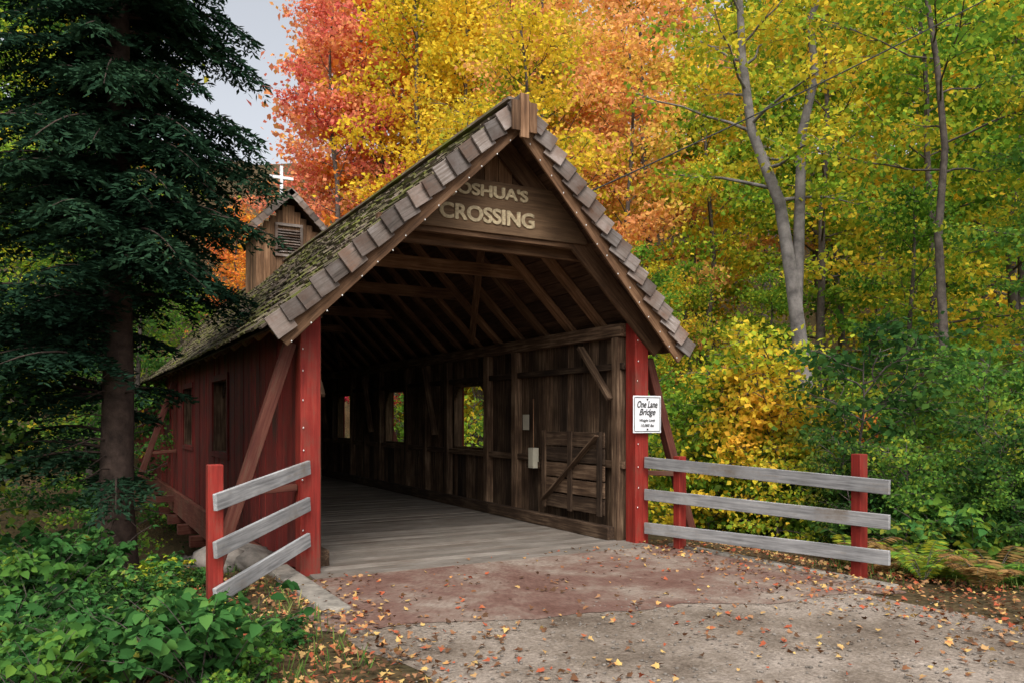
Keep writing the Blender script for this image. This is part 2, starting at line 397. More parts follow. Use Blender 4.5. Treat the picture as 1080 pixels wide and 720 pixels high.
for s in (-1,1):
    for i in range(nS):
        t0=i/nS; t1=(i+1)/nS
        f=lambda t:(s*HX*(1-t), RZ0+(RZ1-RZ0)*t)
        xm,zm=f((t0+t1)/2); ys_=-.40-.26*(t0+t1)/2
        nv=Vector((s*math.sin(sl),0,math.cos(sl)))
        sv=Vector((-s*math.cos(sl),0,math.sin(sl)))
        l=math.hypot(HX,RZ1-RZ0)/nS
        for (ya,yb) in ((ys_,7.3),(7.31,14.6),(14.61,LEN+.4)):
            b.hexa(Vector((xm,(ya+yb)/2,zm))-nv*.03,Vector((0,1,0)),sv,nv,yb-ya,l-.008,.024)
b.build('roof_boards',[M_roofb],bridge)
b=B(); nc=20; SL=math.hypot(HX,RZ1-RZ0)
for s in (-1,1):
    nv=Vector((s*math.sin(sl),0,math.cos(sl))); sv=Vector((-s*math.cos(sl),0,math.sin(sl)))
    for i in range(nc):
        t=(i+.5)/nc; base=Vector((s*HX,0,RZ0))+sv*(SL*t)
        y=-.44-.26*t+U(-.02,.02)
        while y<LEN+.4:
            w=U(.11,.24); tl=.10+U(-.03,.06)
            sv2=(sv*math.cos(tl)-nv*math.sin(tl)).normalized(); nv2=(nv*math.cos(tl)+sv*math.sin(tl)).normalized()
            b.hexa(base+Vector((0,y+w/2,0))+nv*(.035+U(-.004,.018))+sv*U(-.03,.03),Vector(sv2),Vector((0,1,0)),nv2,.30,w-.010,.024); y+=w
b.box((-.14,-.70,RZ1+.02),(.14,LEN+.4,RZ1+.05))
b.build('roof_shingles',[M_roof],bridge)
b=B(); bf=B(); bulbs=[]
for (yE,yA,dirn) in ((-.47,-.74,-1),(LEN+.45,LEN+.7,1)):
  for s in (-1,1):
    E=Vector((s*(HX+.02),yE,RZ0)); A=Vector((0,yA,RZ1+.02)); d=(A-E); L_=d.length; d.normalize()
    n=Vector((s*math.sin(sl),0,math.cos(sl)))
    npl=19
    for i in range(npl):
        c=E+d*((i+.5)*L_/npl)-n*(.045+U(-.015,.015))
        tl=-.14+U(-.08,.08)
        d2=(d+n*tl).normalized(); n2=(n-d*tl).normalized()
        yv=Vector((0,dirn,0))
        b.beam(c-d2*.125+yv*(.055+U(0,.02)),c+d2*.125+yv*(.012),.026,.21+U(-.035,.035),up=n2)
    bf.beam(E-n*.16+Vector((0,.03,0)),A-n*.16+Vector((0,.03,0)),.035,.22,up=n)
    if dirn<0:
        for i in range(16):
            p=E+d*((i+.3+U(-.15,.15))*L_/16)-n*(.25+U(0,.03))+Vector((0,-.02,0)); bulbs.append(p)
b.build('rake_shingles',[M_rake],bridge,.004)
for x,w,z0 in ((-.11,.10,4.93),(0.0,.11,4.86),(.11,.10,4.93)): bf.box((x-w/2,-.84,z0),(x+w/2,-.805,5.36-abs(x)*.8))
for s in (-1,1):
    bf.beam((s*2.5,-.14,roofz(2.5)-.24),(0,-.14-s*.004,roofz(0)-.24),.05,.24,up=(s*math.sin(sl),0,math.cos(sl)))
bf.build('barge_boards',[M_brown],bridge,.005)
b=B()
x=-1.45
while x<1.45:
    w=.19; zt=roofz(max(abs(x),abs(x+w)))-.12
    if zt>4.0: b.box((x,-.075,3.98),(x+w-.006,-.05,zt))
    x+=w
b.box((-1.50,-.165,3.84),(1.50,-.08,3.985))
b.build('gable_boards',[M_brown],bridge,.004)
b=B()
zt=4.52; pts=[(-1.28,-.20,3.90),(1.28,-.20,3.90),(1.28,-.20,3.96),(.80,-.20,zt),(-.80,-.20,zt),(-1.28,-.20,3.96)]
b.poly(pts,(0,.03,0))
b.build('name_board',[M_sign],bridge,.004)
def text(body,w,h,loc,mat,parent,name,shear=0,ext=.008,off=0.0,rot=(math.pi/2,0,0)):
    cu=bpy.data.curves.new(name,'FONT'); cu.body=body; cu.size=1; cu.extrude=ext; cu.offset=off; cu.shear=shear; cu.align_x='CENTER'; cu.align_y='CENTER'
    o=bpy.data.objects.new(name,cu); scene.collection.objects.link(o); bpy.context.view_layer.update()
    me=bpy.data.meshes.new_from_object(o.evaluated_get(bpy.context.evaluated_depsgraph_get()))
    bpy.data.objects.remove(o)
    xs=[v.co.x for v in me.vertices]; ys_=[v.co.y for v in me.vertices]
    cx=(min(xs)+max(xs))/2; cy=(min(ys_)+max(ys_))/2; sx=w/(max(xs)-min(xs)); sy=h/(max(ys_)-min(ys_))
    for v in me.vertices: v.co.x=(v.co.x-cx)*sx; v.co.y=(v.co.y-cy)*sy
    me.materials.clear(); me.materials.append(mat)
    ob=bpy.data.objects.new(name,me); ob.location=loc; ob.rotation_euler=rot; link(ob,parent); return ob
for dx,dz,dy in ((-.006,0,0),(.006,.004,-.0015),(0,-.004,-.003)):
    text("JOSHUA'S",1.04,.18,(-.12+dx,-.205+dy,4.37+dz),M_letter,bridge,'lettering_upper',off=.016)
    text("CROSSING",1.26,.18,(-.14+dx,-.205+dy,4.10+dz),M_letter,bridge,'lettering_lower',off=.016)
b=B()
for s in (-1,1):
    for yy in (.0,10.8,20.9):
        xo=2.43 if yy<1 else 2.40
        b.beam((s*xo,yy+.02,2.50),(s*3.22,yy+.02,.05),.12,.13,up=(0,1,0))
        b.beam((s*2.36,yy+.03,-.12),(s*3.32,yy+.03,-.12),.14,.18,up=(0,1,0))
        b.beam((s*2.36,yy+.02,.95),(s*2.86,yy+.02,.92),.07,.1,up=(0,1,0))
b.build('buttress_braces',[M_brace],bridge,.008)
for s in (-1,1):
    for k in range(9): bulbs.append(Vector((s*2.24-.08+U(-.01,.01),-.125,.5+k*.28+U(-.03,.03))))
f=F()
ico=[(0,0,1),(1,0,0),(0,1,0),(-1,0,0),(0,-1,0),(0,0,-1)]
for p in bulbs:
    V=np.array([[p.x+a*.009,p.y+c*.009,p.z+e*.014,.5] for a,c,e in ico])
    f.add(V,[np.array([[0,1,2],[0,2,3],[0,3,4],[0,4,1],[5,2,1],[5,3,2],[5,4,3],[5,1,4]])],0)
me=f.mesh('string_bulbs',[M_bulb]); link(bpy.data.objects.new('string_bulbs',me),bridge)
b=B()
for k in range(5): b.box((1.99,.42,.34+k*.235),(2.015,2.1,.34+k*.235+.21))
for yy in (.5,1.25,1.98): b.box((1.955,yy-.05,.32),(1.985,yy+.05,1.5))
b.beam((1.94,.5,1.45),(1.94,1.98,.42),.025,.1,up=(1,0,0))
b.box((2.01,2.2,.9),(2.04,2.6,1.0))
b.build('folded_gate',[M_inner],bridge,.004)
b=B(); b.box((1.93,2.24,.90),(2.03,2.40,1.22)); b.box((1.922,2.26,.93),(1.928,2.38,1.19)); b.box((1.97,2.31,1.22),(1.985,2.325,2.0),mi=1)
b.box((2.03,2.55,1.5),(2.035,2.75,1.75))
b.build('utility_box',[M_beige,M_brown],bridge,.006)
# cupola
b=B(); y0,y1=10.2,11.6
for x in np.arange(-.7,.69,.14):
    zt=6.78-(max(abs(x),abs(x+.14)))*1.0
    for yy in (y0,y1): b.box((x,yy-.015,4.5),(x+.134,yy+.015,zt))
for s in (-1,1):
    for yy in np.arange(y0+.02,y1-.1,.15): b.box((s*.69-.012,yy,4.5),(s*.69+.012,yy+.142,6.05))
    b.box((s*.7-.04,y0-.045,4.5),(s*.7+.04,y0-.018,6.05))
for i in range(9):
    z=5.55+i*.062; b.beam((-.26,y0-.05,z),(.26,y0-.05,z),.07,.012,up=(0,-.6,.8),mi=1)
b.box((-.32,y0-.075,5.48),(-.26,y0-.02,6.14),mi=1); b.box((.26,y0-.075,5.48),(.32,y0-.02,6.14),mi=1)
b.box((-.32,y0-.078,6.14),(.32,y0-.018,6.20),mi=1); b.box((-.32,y0-.078,5.43),(.32,y0-.018,5.49),mi=1)
for s in (-1,1):
    a=math.atan2(1.0,.98); nv=Vector((s*math.sin(a),0,math.cos(a))); sv=Vector((-s*math.cos(a),0,math.sin(a)))
    E=Vector((s*.98,0,5.95)); S2=math.hypot(.98,1.0)
    b.hexa(E+sv*S2/2+Vector((0,(y0+y1)/2,0)),sv,Vector((0,1,0)),nv,S2,y1-y0+.5,.03,mi=0)
    for i in range(8):
        y=y0-.27
        while y<y1+.25:
            w=U(.12,.22); b.hexa(E+sv*(S2*(i+.5)/8)+nv*(.035+U(0,.01))+Vector((0,y+w/2,0)),(sv-nv*.12).normalized(),Vector((0,1,0)),(nv+sv*.12).normalized(),.2,w-.006,.02,mi=2); y+=w
        b.hexa(E+sv*(S2*(i+.5)/8)-nv*.04+Vector((0,y0-.30,0)),(sv-nv*.1).normalized(),Vector((0,1,0)),nv,.19,.03,.15,mi=3)
b.build('cupola',[M_brown,M_rake,M_roof,M_rake],bridge)
b=B(); b.box((-.035,10.87,6.85),(.035,10.93,7.75)); b.box((-.28,10.865,7.43),(.28,10.935,7.50))
b.build('roof_cross',[M_white],bridge,.004)
b=B()
for (ya,yb) in ((.35,1.0),(LEN-.6,LEN+.1)):
    b.box((-2.75,ya,-2.6),(2.75,yb,-.11 if ya<1 else -.63))
b.build('abutments',[M_conc],bridge,.03)
b=B(); b.box((-2.62,-1.9,-.05),(-2.36,-.15,.06)); b.box((-2.62,-.14,-.05),(-2.36,.4,.06)); b.build('concrete_curb',[M_conc],None,.02)
b=B(); b.beam((2.50,-.4,.0),(2.66,-3.6,.0),.14,.08); b.build('concrete_curb.001',[M_conc],None,.02)

# ------------------------------------------------------------------ fences
fen=empty('wooden_fence')
b=B()
for z0,z1 in ((1.17,.97),(.78,.56),(.40,.16)):
    b.beam((-2.27,-.16,z0),(-3.42,-1.43,z1),.04,.15)
b.build('rails',[M_grey],fen,.006)
b=B(); b.box((-3.46,-1.32,-.3),(-3.33,-1.19,1.29)); b.build('post',[M_red],fen,.01)
fen=empty('wooden_fence.001')
b=B()
for z0,z1 in ((1.10,1.0),(.67,.65),(.22,.29)):
    b.beam((2.26,-.15,z0),(2.69,-3.50,z1),.04,.15)
b.build('rails',[M_grey],fen,.006)
b=B(); b.box((2.36,-.72,-.1),(2.48,-.60,1.2)); b.box((2.69,-3.16,-.1),(2.81,-3.04,1.32)); b.build('posts',[M_red],fen,.01)

sg=empty('one_lane_bridge_sign'); X=2.27; Z=1.745; Yp=-.175
b=B(); b.box((X-.235,Yp-.008,Z-.25),(X+.235,Yp,Z+.25)); b.build('plate',[M_white],sg,.012)
b=B()
for (a,c,e,g) in ((-.215,-.23,.215,-.222),(-.215,.222,.215,.23),(-.219,-.22,-.211,.22),(.211,-.22,.219,.22)):
    b.box((X+a,Yp-.012,Z+c),(X+e,Yp-.009,Z+g))
for dz in (-.2,.2): b.hexa((X,Yp-.014,Z+dz),Vector((1,0,0)),Vector((0,1,0)),Vector((0,0,1)),.02,.008,.02)
b.build('border',[M_black],sg)
text('One Lane',.34,.09,(X,Yp-.013,Z+.135),M_black,sg,'text_one_lane',shear=.35,ext=.002,off=.008)
text('Bridge',.27,.11,(X,Yp-.013,Z+.02),M_black,sg,'text_bridge',shear=.35,ext=.002,off=.008)
text('Weight Limit',.26,.045,(X,Yp-.013,Z-.085),M_black,sg,'text_weight',shear=.3,ext=.002)
text('10,000 lbs',.22,.04,(X,Yp-.013,Z-.15),M_black,sg,'text_limit',shear=.3,ext=.002)

px,py=site(12.6,14.0); ph=height(px,py)
f=F(); f.tube([[px,py,ph-.5],[px,py,ph+6],[px,py,11.8]],[.15,.13,.10],10,0)
f.tube([[px-.9,py,11.2],[px,py,11.22],[px+.9,py,11.2]],[.05,.05,.05],6,0)
link(bpy.data.objects.new('utility_pole',f.mesh('utility_pole',[M_bark])))
A=np.array([1.0,-.3,4.42]); E_=np.array([px,py,11.4]); q=np.linspace(0,1,24)[:,None]
pts=A+(E_-A)*q; pts[:,2]-=(.5*4*q*(1-q))[:,0]*.35
f=F(); f.tube(pts,np.full(24,.010),4,0); link(bpy.data.objects.new('overhead_wire',f.mesh('overhead_wire',[M_black])))

# ------------------------------------------------------------------ trees
def tree(seed,H,Rr,base,nl,tw,per,leaf,lean=(0,0),tr=.17,flat=.11,sig=.30,fork=False,twl=(.14,.34)):
    global rng
    rng=np.random.default_rng(seed); rd=random.Random(seed)
    f=F(); n=10
    t=np.linspace(0,1,n); wob=np.cumsum(rng.normal(0,.10,(n,2)),0); wob[0]=0
    tp=np.stack([lean[0]*t*H+wob[:,0],lean[1]*t*H+wob[:,1],t*H-.3],1)
    rad=tr*(1-t*.80); rad[0]*=1.35
    f.tube(tp,rad,8,0)
    def at(tt): return np.array([np.interp(tt,t,tp[:,k]) for k in range(3)])
    if fork:
        p0=at(.40); q=np.array([p0+np.array([.13*s*H*.6*s,.03*s*H,s*H*.6]) for s in np.linspace(0,1,8)]); q[1:-1]+=rng.normal(0,.08,(6,3))
        f.tube(q,np.linspace(tr*.60,tr*.2,8),7,0)
    Ps=[]
    for i in range(nl):
        u=(i+rd.random())/nl; tt=base+(1-base)*u*.97; az=i*2.4+rd.uniform(-.5,.5)
        ln=Rr*(1-.72*u**1.7)*rd.uniform(.6,1.15)*(.75+.25*min(1,u*5)); el=.12+.75*u+rd.uniform(-.15,.2)
        p=at(tt); d=np.array([math.cos(az)*math.cos(el),math.sin(az)*math.cos(el),math.sin(el)])
        s=np.linspace(0,1,6)[:,None]; pts=p+d*s*ln+np.array([0,0,1])*(s**2)*ln*rd.uniform(-.15,.12)+np.concatenate([np.zeros((1,3)),np.cumsum(rng.normal(0,.05,(5,3)),0)])
        f.tube(pts,np.linspace(max(.016,tr*.22*(1-u*.6)),.008,6),5,0)
        for k in range(tw):
            ss=rd.uniform(.22,1.0); p1=np.array([np.interp(ss,s[:,0],pts[:,c]) for c in range(3)])
            a2=az+rd.choice((-1,1))*rd.uniform(.3,1.3); e2=rd.uniform(-.2,.35)
            d2=np.array([math.cos(a2)*math.cos(e2),math.sin(a2)*math.cos(e2),math.sin(e2)]); l2=Rr*rd.uniform(*twl)
            p2=p1+d2*l2
            f.tube([p1,(p1+p2)/2+np.array([0,0,.05]),p2],[.01,.007,.003],3,0)
            m=int(per*rd.uniform(.5,1.5)); q=rng.random((m,1))*1.15
            Ps.append(p1+d2*l2*q+rng.normal(0,1,(m,3))*np.array([sig,sig,flat]))
    P=np.concatenate(Ps); m=len(P)
    T=rng.normal(size=(m,3)); T[:,2]-=.35
    f.leaves(P,T,rdir(m,.7),leaf*rng.uniform(.6,1.25,m),.38,.10,1)
    return f
bark=[M_bark,LM['yellow']]
VAR=[]
for k,(H,Rr,base,nl,tw,per,leaf) in enumerate([(17,3.8,.16,36,9,32,.18),(15,3.4,.10,34,9,32,.17),(18,4.0,.30,30,10,34,.18),(13,3.4,.08,30,9,32,.16),(19,3.6,.42,26,9,34,.17)]):
    VAR.append(tree(100+k,H,Rr,base,nl,tw,per,leaf,lean=(U(-.04,.04),U(-.04,.04))).mesh('tree_mesh_%d'%k,bark))
FAR=[]
for k,(H,Rr,base) in enumerate([(18,4.4,.12),(20,4.2,.2),(16,4.2,.08)]):
    FAR.append(tree(150+k,H,Rr,base,30,7,17,.30,sig=.42,flat=.2,lean=(U(-.04,.04),U(-.04,.04))).mesh('far_tree_mesh_%d'%k,bark))
SH=[]
for k,(H,Rr) in enumerate([(3.6,1.8),(2.6,1.5),(5.0,2.2)]):
    SH.append(tree(200+k,H,Rr,.04,24,7,24,.12,tr=.04,flat=.05,sig=.18,twl=(.18,.42)).mesh('sapling_mesh_%d'%k,bark))
def put(mesh,name,e,n,leafm,sc=1,rot=None,bk=None,xy=None,dz=0):
    x,y=xy if xy else site(e,n)
    o=bpy.data.objects.new(name,mesh); link(o); o.location=(x,y,height(x,y)+dz-.05)
    o.rotation_euler=(0,0,U(0,6.28) if rot is None else rot); o.scale=(sc*U(.92,1.08),sc*U(.92,1.08),sc)
    o.material_slots[1].link='OBJECT'; o.material_slots[1].material=LM[leafm] if isinstance(leafm,str) else leafm
    if bk: o.material_slots[0].link='OBJECT'; o.material_slots[0].material=bk
    return o
feat=[(-6.6,33,0,'pink',.95),(-4.9,35,3,'orange',1.2),(-4.4,30,1,'red',.66),(-3.2,31,4,'yellow',1.05),(-8.3,27,3,'orange',.62),
 (-1.2,31,0,'yellow',1.05),(.8,27,2,'yellowgreen',.95),(-3.0,40,2,'pink',1.2),(1.6,33,1,'salmon',1.1),(3.4,27,0,'salmon',.95),
 (3.0,19.5,1,'greenyellow',.52),(3.9,22,3,'yellowgreen',.62),(5.4,24,3,'greenyellow',.66),(5.0,31,2,'salmon',1.15),(7.2,28,0,'yellowgreen',.95),(6.9,21,1,'greenyellow',.5),
 (9.4,25,4,'yellowgreen',1.0),(9.4,19.5,3,'greenyellow',.72),(11.5,22,2,'greenyellow',.95),(11.6,16.5,3,'green',.7),(13.6,20,0,'yellowgreen',.9),
 (8.2,34,1,'yellow',1.1),(12.5,30,2,'yellowgreen',1.1),(16.5,26,4,'greenyellow',1.0),(9.9,13.8,4,'green',.60)]
for e,n,v,c,s in feat: put(VAR[v],'maple_tree',e,n,c,s)
for e,n,v,c,s in [(-9.2,19,3,'green',.62),(-11.5,22,1,'darkgreen',.75),(-14,21,0,'greenyellow',.7),(-12.0,17,3,'darkgreen',.6),(-10.6,25,3,'greenyellow',.6),
                  (-14.2,27,1,'green',.8),(-17,27,0,'yellowgreen',.9),(-9.9,29,1,'orange',.55),(-18,33,2,'green',1.0),(-12.4,35,3,'orange',.55),(-8.0,21.5,3,'darkgreen',.42),(-21,33,0,'greenyellow',1.0)]:
    put(VAR[v],'maple_tree',e,n,c,s)
g1=tree(301,15,3.0,.55,18,8,32,.14,lean=(-.12,.05),tr=.23,fork=True).mesh('grey_tree_mesh',bark)
put(g1,'ash_tree',7.1,17.9,'yellowgreen',1,rot=-.5,bk=M_barkg)
g2=tree(302,15,3.0,.5,20,8,30,.14,lean=(-.06,.02),tr=.12).mesh('slender_tree_mesh',bark)
put(g2,'beech_tree',8.9,15.6,'greenyellow',1,rot=0,bk=M_bark); put(g2,'beech_tree',.95,22.5,'yellow',1,rot=1,bk=M_bark); put(g2,'beech_tree',-2.2,25.5,'yellow',.9,rot=2.5,bk=M_barkg)
for k in range(30):
    e=U(3.2,11); n=U(12.2,19)
    x,y=site(e,n)
    if x<4.6: continue
    if e/n<.42: c=random.choice(['yellow','yellowgreen','greenyellow','greenyellow','greenyellow','green'])
    else: c=random.choice(['green','darkgreen','green','greenyellow','green'])
    put(random.choice(SH),'understory_shrub',e,n,c,U(.65,1.05))
for e,n,c,s in ((6.2,15.5,'orange',.7),(4.3,14.2,'greenyellow',.9),(5.2,13.2,'greenyellow',.7),(6.4,13.6,'green',.8)): put(SH[0],'understory_shrub',e,n,c,s)
for k in range(11):
    put(SH[(0,2)[k%2]],'understory_shrub',0,0,random.choice(['greenyellow','green','greenyellow']),U(.9,1.2),xy=(U(4.6,7.0),3.5+k*1.5))
for k in range(10):
    e=U(4.8,8.0); n=U(9.8,12)
    put(SH[k%2],'understory_shrub',e,n,random.choice(['green','darkgreen','darkgreen']),U(.4,.65))
for k in range(34):
    x=U(-15,-6.2); y=U(2,19)
    put(random.choice(SH),'understory_shrub',0,0,random.choice(['yellowgreen','greenyellow','green','darkgreen','darkgreen']),U(.5,.95),xy=(x,y))
for k in range(8):
    x=U(-6.6,-4.6); y=U(4.2,12)
    put(SH[1],'understory_shrub',0,0,random.choice(['greenyellow','darkgreen','green']),U(.3,.45),xy=(x,y))
col=bpy.data.collections.new('forest_trees'); scene.collection.children.link(col)
cnt=0
random.seed(11)
while cnt<68:
    e=U(-34,44); n=U(24,62)
    if abs(e/n)>.80: continue
    x,y=site(e,n)
    if abs(x)<6.8 and y<26: continue
    r=e/n
    if -.46<r<-.23: continue
    if r<-.38: c=random.choice(['green','greenyellow','yellow','orange','greenyellow'])
    elif r<-.13: c=random.choice(['orange','pink','pink','salmon'])
    elif r<.05: c=random.choice(['yellow','salmon','yellowgreen','yellow'])
    elif r<.24: c=random.choice(['salmon','salmon','salmon','yellow'])
    else: c=random.choice(['yellowgreen','yellow','yellowgreen','greenyellow','greenyellow'])
    o=put(random.choice(FAR if n>32 else VAR),'forest_tree',e,n,c,U(.9,1.3)); scene.collection.objects.unlink(o); col.objects.link(o); cnt+=1

def conifer(seed,H,Rr,nb,z0,bare=True):
    global rng
    rng=np.random.default_rng(seed); rd=random.Random(seed); f=F()
    t=np.linspace(0,1,10); wob=np.cumsum(rng.normal(0,.02,(10,2)),0)
    tp=np.stack([wob[:,0],wob[:,1],t*H-.3],1); rad=.21*(1-t*.85); rad[0]=.29; f.tube(tp,rad,12,0)
    PP=[];TT=[];NN=[]
    for i in range(nb):
        u=(i+rd.random())/nb; z=z0+(H-z0)*u*.98; az=rd.uniform(0,6.283)
        ln=Rr*(1-u)**.5*rd.uniform(.6,1.12)
        if bare and z<3.5:
            cz,sz=math.cos(az),math.sin(az)
            if not(cz<-.35 and sz>-.85):
                if rd.random()<(.93 if sz<.3 else .7): continue
                ln*=.5
        c,s_=math.cos(az),math.sin(az); q=np.linspace(0,1,9)
        up=rd.uniform(.05,.3); dr=rd.uniform(.30,.55)
        if z<4.6: up+=.12
        r=q*ln; zz=z+up*ln*q-dr*ln*q**2
        pts=np.stack([c*r,s_*r,zz],1); pts[:,:2]+=np.array([np.interp(z/H,t,tp[:,0]),np.interp(z/H,t,tp[:,1])])
        f.tube(pts,np.linspace(.022,.004,9),4,0)
        side=np.array([-s_,c,0])
        for ss in np.arange(.10,1.0,.055):
            for sg in (-1,1):
                if rd.random()<.10: continue
                p=np.array([np.interp(ss,q,pts[:,k]) for k in range(3)]); dd=np.array([c,s_,up-2*dr*ss])
                tl=(.36*ln*(1-ss)**.7+.12)*rd.uniform(.7,1.2)
                td=dd*.65+side*sg*.9+np.array([0,0,rd.uniform(-.5,-.05)]); td/=np.linalg.norm(td)
                m=max(4,int(tl/.03)); w=np.linspace(.05,1,m)[:,None]
                P=p+td*tl*w+np.array([0,0,-.25])*tl*w**2
                for s2 in (-1,1):
                    sd=np.cross(td,[0,0,1])*s2
                    PP.append(P); TT.append(np.tile(td*.75+sd*.75,(m,1))+rng.normal(0,.3,(m,3))); NN.append(np.tile([0,0,1.],(m,1))+rng.normal(0,.6,(m,3)))
    for k in range(26):
        z=rd.uniform(.8,3.4); az=rd.uniform(0,6.283); l=rd.uniform(.25,.8)
        f.tube([[0,0,z],[math.cos(az)*l*.5,math.sin(az)*l*.5,z+.02],[math.cos(az)*l,math.sin(az)*l,z-.08]],[.012,.008,.003],4,0)
    P=np.concatenate(PP);T=np.concatenate(TT);Nn=np.concatenate(NN)
    f.leaves(P,T,Nn,.095*rng.uniform(.6,1.3,len(P)),.17,.03,1)
    return f
cm=conifer(5,12.5,2.28,300,1.3).mesh('hemlock_mesh',[M_barkd,LM_con])
def putc(x,y,rot,sc=1):
    o=bpy.data.objects.new('hemlock_tree',cm); link(o); o.location=(x,y,height(x,y)-.02); o.rotation_euler=(0,0,rot); o.scale=(sc,)*3
putc(-4.0,1.85,0); putc(-7.4,3.6,.6,1.1)

def bush(seed,Rr,H,ns,per,leaf,asp=.36):
    global rng
    rng=np.random.default_rng(seed); rd=random.Random(seed); f=F(); PP=[];TT=[]
    for i in range(ns):
        az=rd.uniform(0,6.283); rr=Rr*rd.uniform(.2,1); h=H*rd.uniform(.45,1.15)
        q=np.linspace(0,1,6); x0,y0=rd.uniform(-.2,.2)*Rr,rd.uniform(-.2,.2)*Rr
        pts=np.stack([x0+math.cos(az)*rr*q**1.3,y0+math.sin(az)*rr*q**1.3,h*(1.35*q-.35*q**2.5)],1)
        f.tube(pts,np.linspace(.006,.002,6),3,0)
        for k in range(per):
            ss=rd.uniform(.25,1); p=np.array([np.interp(ss,q,pts[:,c]) for c in range(3)]); a=rd.uniform(0,6.283)
            d=np.array([math.cos(a),math.sin(a),rd.uniform(-.1,.3)]); p=p+d*.05
            for da in (0,1.15,-1.15):
                a2=a+da; PP.append(p); TT.append([math.cos(a2),math.sin(a2),rd.uniform(-.55,.15)])
    P=np.array(PP);T=np.array(TT); f.leaves(P,T,rdir(len(P),1.0),leaf*rng.uniform(.55,1.25,len(P)),asp,.10,1,hexa=True)
    return f
BU=[bush(400+k,.6,.6,24,8,.10).mesh('bramble_mesh_%d'%k,[M_bark,LM_near]) for k in range(3)]
random.seed(21)
def low(mesh,name,x,y,sc,mat=None):
    o=bpy.data.objects.new(name,mesh); link(o); o.location=(x,y,height(x,y)-.03); o.rotation_euler=(0,0,U(0,6.28)); o.scale=(sc,sc,sc*U(.8,1.2))
    if mat: o.material_slots[1].link='OBJECT'; o.material_slots[1].material=mat
for k in range(84):
    n=U(4.3,8.8); e=U(-.70,-.26)*n
    x,y=site(e,n)
    if x>-2.95 : continue
    if e/n>-.33 and n<5.0: continue
    sc=U(.55,1.0)*(1 if e/n<-.38 else .55)
    if x>-4.3 and y>-2.6: sc*=.55
    low(random.choice(BU),'bramble_bush',x,y,sc,random.choice([LM_near,LM_near,LM_near,LM_near,LM['darkgreen'],LM['green']]))
for k in range(34):
    x=U(-8.5,-3.6); y=U(-1.2,5)
    if x>-4.6 and y>.5: continue
    low(random.choice(BU),'bramble_bush',x,y,U(.8,1.5)*(1 if x<-4.6 else .5),random.choice([LM['greenyellow'],LM['darkgreen'],LM['green'],LM_near,LM['yellowgreen']]))
for k in range(30):
    n=U(9.2,12.5); e=U(.44,.72)*n; x,y=site(e,n)
    if x<3.5: continue
    low(random.choice(BU),'bramble_bush',x,y,U(.7,1.3),random.choice([LM['green'],LM['darkgreen'],LM_near,LM_near]))
def fern(seed):
    global rng
    rng=np.random.default_rng(seed); rd=random.Random(seed); f=F(); PP=[];TT=[];LL=[]
    for i in range(11):
        az=rd.uniform(0,6.283); l=rd.uniform(.5,.9); q=np.linspace(0,1,20)
        r=l*q*.75; z=l*(1.45*q-1.0*q**2); pts=np.stack([math.cos(az)*r,math.sin(az)*r,z+.02],1)
        f.tube(pts,np.linspace(.005,.0015,20),3,0); side=np.array([-math.sin(az),math.cos(az),-.15])
        for j in range(2,20):
            for s in (-1,1):
                PP.append(pts[j]); TT.append(side*s*np.array([1,1,s])+np.array([math.cos(az),math.sin(az),0])*.35); LL.append(.17*math.sin(min(1,j/19*1.0)*math.pi*.93+.15)+.02)
    f.leaves(np.array(PP),np.array(TT),rdir(len(PP),1.0),np.array(LL),.10,.03,1); return f
FE=[fern(500+k).mesh('fern_mesh_%d'%k,[M_bark,LM_fern]) for k in range(2)]
for k in range(48):
    n=U(7.8,10.4); e=U(.42,.70)*n; x,y=site(e,n)
    if x<3.2: continue
    low(random.choice(FE),'fern',x,y,U(.5,.95),LM_fern if random.random()<.6 else LM['green'])
rng=np.random.default_rng(9); f=F(); P=[]
for k in range(9000):
    n=U(4.2,10); e=U(-.7,.8)*n; x,y=site(e,n)
    if -2.7<x<2.75: continue
    if noise.noise(Vector((x*1.1,y*1.1,0)))<-.05: continue
    P.append((x,y,height(x,y)))
P=np.array(P); T=rng.normal(0,.35,(len(P),3)); T[:,2]=1
f.leaves(P,T,rdir(len(P)),rng.uniform(.06,.2,len(P)),.035,.01,0); me=f.mesh('grass',[LM_grass]); link(bpy.data.objects.new('grass',me))
lobes=[(0,-.05),(.22,.05),(.42,-.02),(.36,.2),(.52,.42),(.28,.45),(.2,.62),(0,1.0),(-.2,.62),(-.28,.45),(-.52,.42),(-.36,.2),(-.42,-.02),(-.22,.05)]
Vs=[];Fs=[];cnt=0; random.seed(3)
while cnt<9500:
    n=U(4.3,11.8); e=U(-.5,.8)*n; x,y=site(e,n)
    if y>-.1 and abs(x)<3: continue
    onroad=(-2.45<x<2.35)
    dL=x+2.5; dR=2.2-x
    dens=(.035+.14*max(0,noise.noise(Vector((x*1.5,y*1.5,4))))*2+.45*math.exp(-max(0,dL)/.45)+.6*math.exp(-max(0,dR)/.6)) if onroad else .8
    if random.random()>dens: continue
    s=U(.022,.065); a=U(0,6.283); Rm=Matrix.Rotation(a,3,'Z')@Matrix.Rotation(random.gauss(0,.35),3,'X')@Matrix.Rotation(random.gauss(0,.35),3,'Y')
    base=Vector((x,y,height(x,y)+.010+s*.15+U(0,.01) + (.0 if onroad else .02))); r=random.random(); o=len(Vs)
    cu=U(-.3,.8)
    for px_,py_ in lobes:
        p=base+Rm@Vector((px_*s,(py_-.4)*s,abs(px_)*s*cu)); Vs.append((*p,r))
    Fs.append([o+i for i in range(14)]); cnt+=1
me=mesh_np('fallen_leaves',np.array(Vs),[(np.array(Fs),0)],[LM_lit]); link(bpy.data.objects.new('fallen_leaves',me))
b=F(); rr=random.Random(5)
